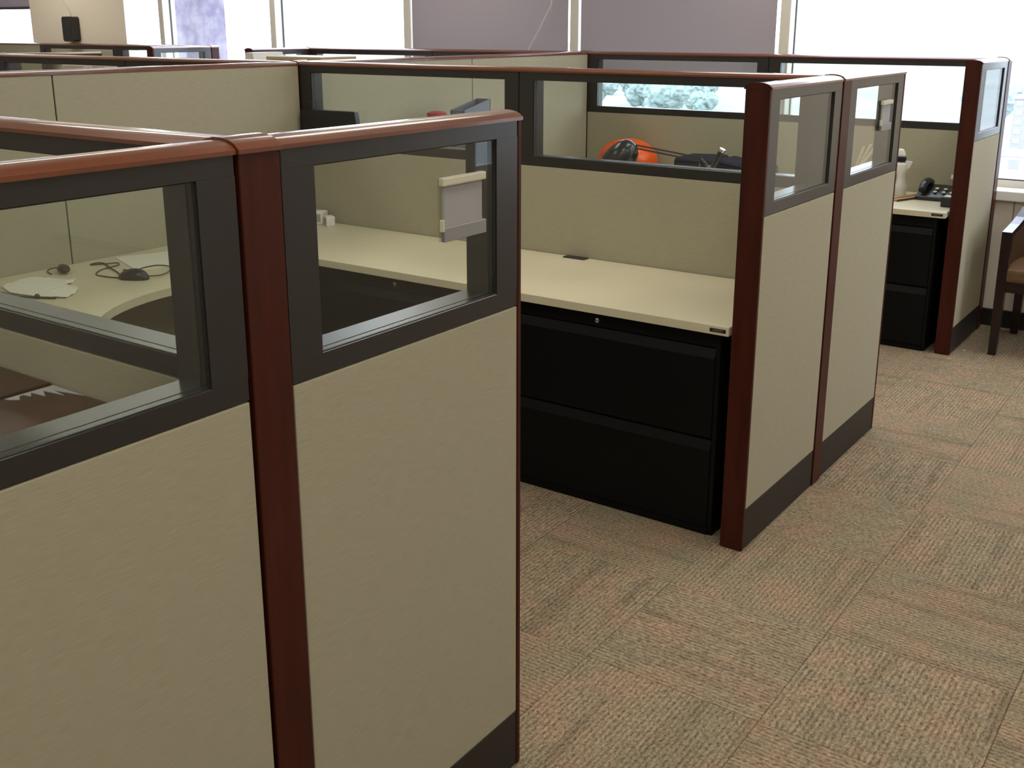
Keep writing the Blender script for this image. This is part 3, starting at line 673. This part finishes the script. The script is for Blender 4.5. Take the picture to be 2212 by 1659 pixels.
obj('printer_body', B(-0.032, 0.032, -0.03, 0.045, 0, 0.052, bev=0.008, seg=3), 'plastic', t, True); obj('paper_slip', B(-0.020, 0.032, -0.02, 0.03, 0.052, 0.055), 'paper', t); obj('printer_badge', B(-0.010, 0.015, -0.031, -0.0295, 0.026, 0.032), 'frame', t)
t = thing('white_dish', 'white faceted dish raised behind the telephone', 'dish', (-0.172, 5.42, ZD))
bm = bmesh.new(); lathe(bm, [(0.028, 0), (0.028, 0.006), (0.008, 0.012), (0.008, 0.07)], seg=16); obj('dish_stem', bm, 'white', t, True)
bm = bmesh.new(); lathe(bm, [(0.010, 0.070), (0.022, 0.072), (0.040, 0.098), (0.038, 0.118), (0.034, 0.118), (0.030, 0.098), (0.010, 0.078)], seg=8); obj('dish_bowl', bm, 'white', t)
# beyond the spine
t = thing('storage_cabinet', 'tall cream storage cabinet with tan top beyond the spine partition', 'cabinet', (-4.22, 4.60, 0))
obj('cabinet_body', B(-0.25, 0.25, -0.16, 0.16, 0.0, 1.412), 'creamcab', t); obj('cabinet_top', B(-0.26, 0.26, -0.17, 0.17, 1.412, 1.437, bev=0.004), 'tan', t)
for s in (-1, 1):
    d_ = obj('cabinet_door', B(min(0.004*s, 0.244*s), max(0.004*s, 0.244*s), -0.176, -0.161, 0.05, 1.40), 'creamcab', t); obj('door_knob', B(0.03*s-0.008, 0.03*s+0.008, -0.19, -0.176, 0.9, 0.93), 'alu', d_)
t = thing('white_box', 'tall white box standing left of the cream storage cabinet', 'box', (-4.70, 4.62, 0))
obj('box_body', B(-0.05, 0.05, -0.15, 0.15, 0, 1.40), 'white', t); bm = bmesh.new(); prism(bm, [(-0.048, 1.40), (0.048, 1.40), (0.034, 1.456), (-0.034, 1.456)], 'y', -0.14, 0.14); obj('box_lid', bm, 'white', t)
for lb, x0, x1, zt, mt_ in (('pale carton seen through the far left glazed partition, widest of two', -5.02, -4.80, 1.402, 'creamcab'), ('narrow pale carton seen through the far left glazed partition', -4.70, -4.58, 1.405, 'creamcab')):
    t = thing('tall_carton', lb, 'box', ((x0+x1)/2, 3.40, 0)); w = (x1-x0)/2
    obj('carton_body', B(-w, w, -0.15, 0.15, 0, zt-0.05), mt_, t); obj('carton_lid', B(-w-0.004, w+0.004, -0.154, 0.154, zt-0.05, zt, bev=0.004), mt_, t)

# ================================================================== WALL THINGS
t = thing('wall_speaker', 'black rounded speaker hung on the beige pillar', 'speaker', (-8.425, YWALL-0.02, 1.49))
bm = B(-0.088, 0.088, -0.075, 0.0, 0.0, 0.232)
bmesh.ops.bevel(bm, geom=[e for e in bm.edges if abs(e.verts[0].co.y-e.verts[1].co.y) > 0.01], offset=0.028, segments=5, profile=0.5, affect='EDGES')
obj('speaker_cabinet', bm, 'frame', t, True); obj('speaker_grille', B(-0.060, 0.060, -0.077, -0.074, 0.030, 0.200, bev=0.001), 'frame', t)
bm = bmesh.new(); tube(bm, [(-0.02, -0.02, 0.230), (-0.06, -0.012, 0.31), (-0.15, -0.008, 0.42), (-0.18, -0.006, 0.60)], 0.004, 6); obj('speaker_cord', bm, 'cord', t, True)
bm = bmesh.new(); tube(bm, [(-2.955, 5.655, 2.50), (-2.960, 5.655, 2.1), (-2.967, 5.655, 1.804), (-3.005, 5.655, 1.72), (-3.071, 5.655, 1.607), (-3.16, 5.655, 1.472), (-3.19, 5.655, 1.40)], 0.0045, 8)
tag(obj('blind_cord', bm, 'cord', None, True), 'thin pale cord hanging across the left grey blind', 'cord')

# ================================================================== ARMCHAIR by the window
t = thing('armchair', 'dark wooden armchair with brown upholstery by the window wall', 'chair', (0.185, 5.03, 0))
LG = 0.046; CW = 0.56; CDp = 0.52
def leg(x0, y0, z1, tx=0.0):
    bm = bmesh.new(); v = []
    for z, s, dx in ((0, 0.80, -0.004), (0.35, 1.0, 0.0), (z1, 1.0, tx)):
        c = x0+LG/2+dx; w = LG/2*s; v.append([bm.verts.new((c+a*w, y0+LG/2+b_*w, z)) for a, b_ in ((-1,-1),(1,-1),(1,1),(-1,1))])
    for a, b_ in zip(v, v[1:]):
        for i in range(4): bm.faces.new((a[i], a[(i+1) % 4], b_[(i+1) % 4], b_[i]))
    bm.faces.new(v[0][::-1]); bm.faces.new(v[-1]); return bm
obj('leg', leg(-0.030, -0.023, 0.622), 'chairwood', t); obj('leg', leg(CW-0.016, -0.023, 0.622), 'chairwood', t)
obj('leg', leg(-0.020, CDp-0.05, 0.42), 'chairwood', t); obj('leg', leg(CW-0.026, CDp-0.05, 0.42), 'chairwood', t)
obj('seat_apron', B(0.014, CW-0.014, -0.016, 0.012, 0.335, 0.395, bev=0.003), 'chairwood', t)
for x in (-0.012, CW-0.012): obj('side_apron', B(x, x+0.024, 0.02, CDp-0.03, 0.335, 0.395, bev=0.003), 'chairwood', t)
bm = B(-0.005, CW+0.005, -0.022, CDp-0.06, 0.388, 0.455, bev=0.022, seg=4); obj('seat', bm, 'brownfab', t, True)
# barrel: arm rail sweeping up into the back
def sweep(pts, w, h):
    bm = bmesh.new(); rings = []
    for i, p in enumerate(pts):
        p = Vector(p); d = (Vector(pts[min(i+1, len(pts)-1)])-Vector(pts[max(i-1, 0)])); d.z = 0; d.normalize(); s = Vector((d.y, -d.x, 0))
        rings.append([bm.verts.new(q) for q in (p-s*w/2-Vector((0,0,h/2)), p+s*w/2-Vector((0,0,h/2)), p+s*w/2+Vector((0,0,h/2)), p-s*w/2+Vector((0,0,h/2)))])
    for a, b_ in zip(rings, rings[1:]):
        for k in range(4): bm.faces.new((a[k], a[(k+1) % 4], b_[(k+1) % 4], b_[k]))
    bm.faces.new(rings[0][::-1]); bm.faces.new(rings[-1]); return bm
half = [(-0.007, -0.023, 0.628), (-0.008, 0.06, 0.634), (-0.006, 0.15, 0.645), (0.0, 0.25, 0.668), (0.012, 0.33, 0.710), (0.04, 0.40, 0.765), (0.09, 0.455, 0.805), (0.17, 0.49, 0.825), (CW/2, 0.50, 0.832)]
path = half + [(CW-x, y, z) for x, y, z in half[-2::-1]]
obj('arm_rail', sweep(path, 0.046, 0.028), 'chairwood', t)
bm = bmesh.new(); lo = []; hi = []
for x, y, z in path[1:-1]:
    lo.append(bm.verts.new((x, y, 0.40))); hi.append(bm.verts.new((x, y, z-0.012)))
for i in range(len(lo)-1): bm.faces.new((lo[i], lo[i+1], hi[i+1], hi[i]))
g = bmesh.ops.solidify(bm, geom=bm.faces[:], thickness=0.026)
obj('backrest', bm, 'brownfab', t, True)
# scrap on the carpet
bm = B(-0.006, 0.006, -0.004, 0.004, 0.0, 0.002, bev=0.0006); tag(obj('paper_scrap', bm, 'paper', loc=(0.041, 5.019, 0.0)), 'tiny white scrap of paper on the carpet near the chair leg', 'scrap')

# ================================================================== OUTSIDE
ZG = -22.0
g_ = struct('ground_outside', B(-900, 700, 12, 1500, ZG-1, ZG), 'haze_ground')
t = thing('stone_column', 'rough stone column outside the left windows', 'column', (-9.685, 8.125, ZG))
obj('column_shaft', B(-0.285, 0.285, -0.175, 0.175, 0, 26.5, bev=0.02), 'stone', t); obj('column_foot', B(-0.45, 0.45, -0.35, 0.35, 0, 0.6, bev=0.03), 'stone', t)
def crown(seed):
    from mathutils import noise
    bm = bmesh.new()
    rnd = random.Random(seed)
    for k in range(11):
        b2 = bmesh.ops.create_icosphere(bm, subdivisions=3, radius=1.0)
        c = Vector((rnd.uniform(-4, 4), rnd.uniform(-4, 4), rnd.uniform(6, 11))); r = rnd.uniform(1.9, 3.6)
        for v in b2['verts']:
            v.co = c + v.co*r*(1+0.30*noise.noise(v.co*2.6+Vector((seed+k, 0, 0)))+0.16*noise.noise(v.co*7+Vector((seed, k, 0))))
    return bm
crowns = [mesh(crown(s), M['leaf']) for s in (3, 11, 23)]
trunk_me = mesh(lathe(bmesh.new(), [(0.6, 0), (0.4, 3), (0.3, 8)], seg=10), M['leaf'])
rnd = random.Random(4)
spots = []
tries = 0
while len(spots) < 46 and tries < 4000:
    tries += 1
    u = rnd.uniform(-0.74, -0.435); dist = rnd.uniform(215, 520); sc = rnd.uniform(0.7, 1.25)
    x, y = 1.2+u*dist, -0.7+dist*0.92
    if all(math.hypot(x-a, y-b) > 9.2*(sc+c)+1 for a, b, c in spots): spots.append((x, y, sc))
NT = len(spots)
spots += [(-52.6, 262, 1.0)]
for i, (x, y, s) in enumerate(spots):
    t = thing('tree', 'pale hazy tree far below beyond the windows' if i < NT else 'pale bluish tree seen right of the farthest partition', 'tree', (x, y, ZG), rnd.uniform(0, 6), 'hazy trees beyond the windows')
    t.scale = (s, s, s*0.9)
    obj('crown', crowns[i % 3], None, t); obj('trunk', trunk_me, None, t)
def building(label, x, y, w, d, h, material, rows, cols):
    t = thing('building', label, 'building', (x, y, ZG))
    obj('wall', B(-w/2, w/2, 0, d, 0, h), material, t); obj('roof', B(-w/2-0.3, w/2+0.3, -0.3, d+0.3, h, h+0.6), 'bldwhite', t)
    wm = mesh(B(-0.5*w/cols*0.55, 0.5*w/cols*0.55, -0.08, 0.05, 0, h/rows*0.5), M['bldblue'] if material != 'bldblue' else M['bldwhite'])
    for r in range(rows):
        for c in range(cols): obj('window', wm, None, t, loc=(-w/2+w*(c+0.5)/cols, 0, h*(r+0.3)/rows))
building('narrow blue-grey tower outside the right window', -38.0, 222, 4.2, 5, 10.5, 'bldblue', 6, 2)
building('low white building outside the right window', -33.5, 192, 15, 6, 3.0, 'bldwhite', 1, 5)
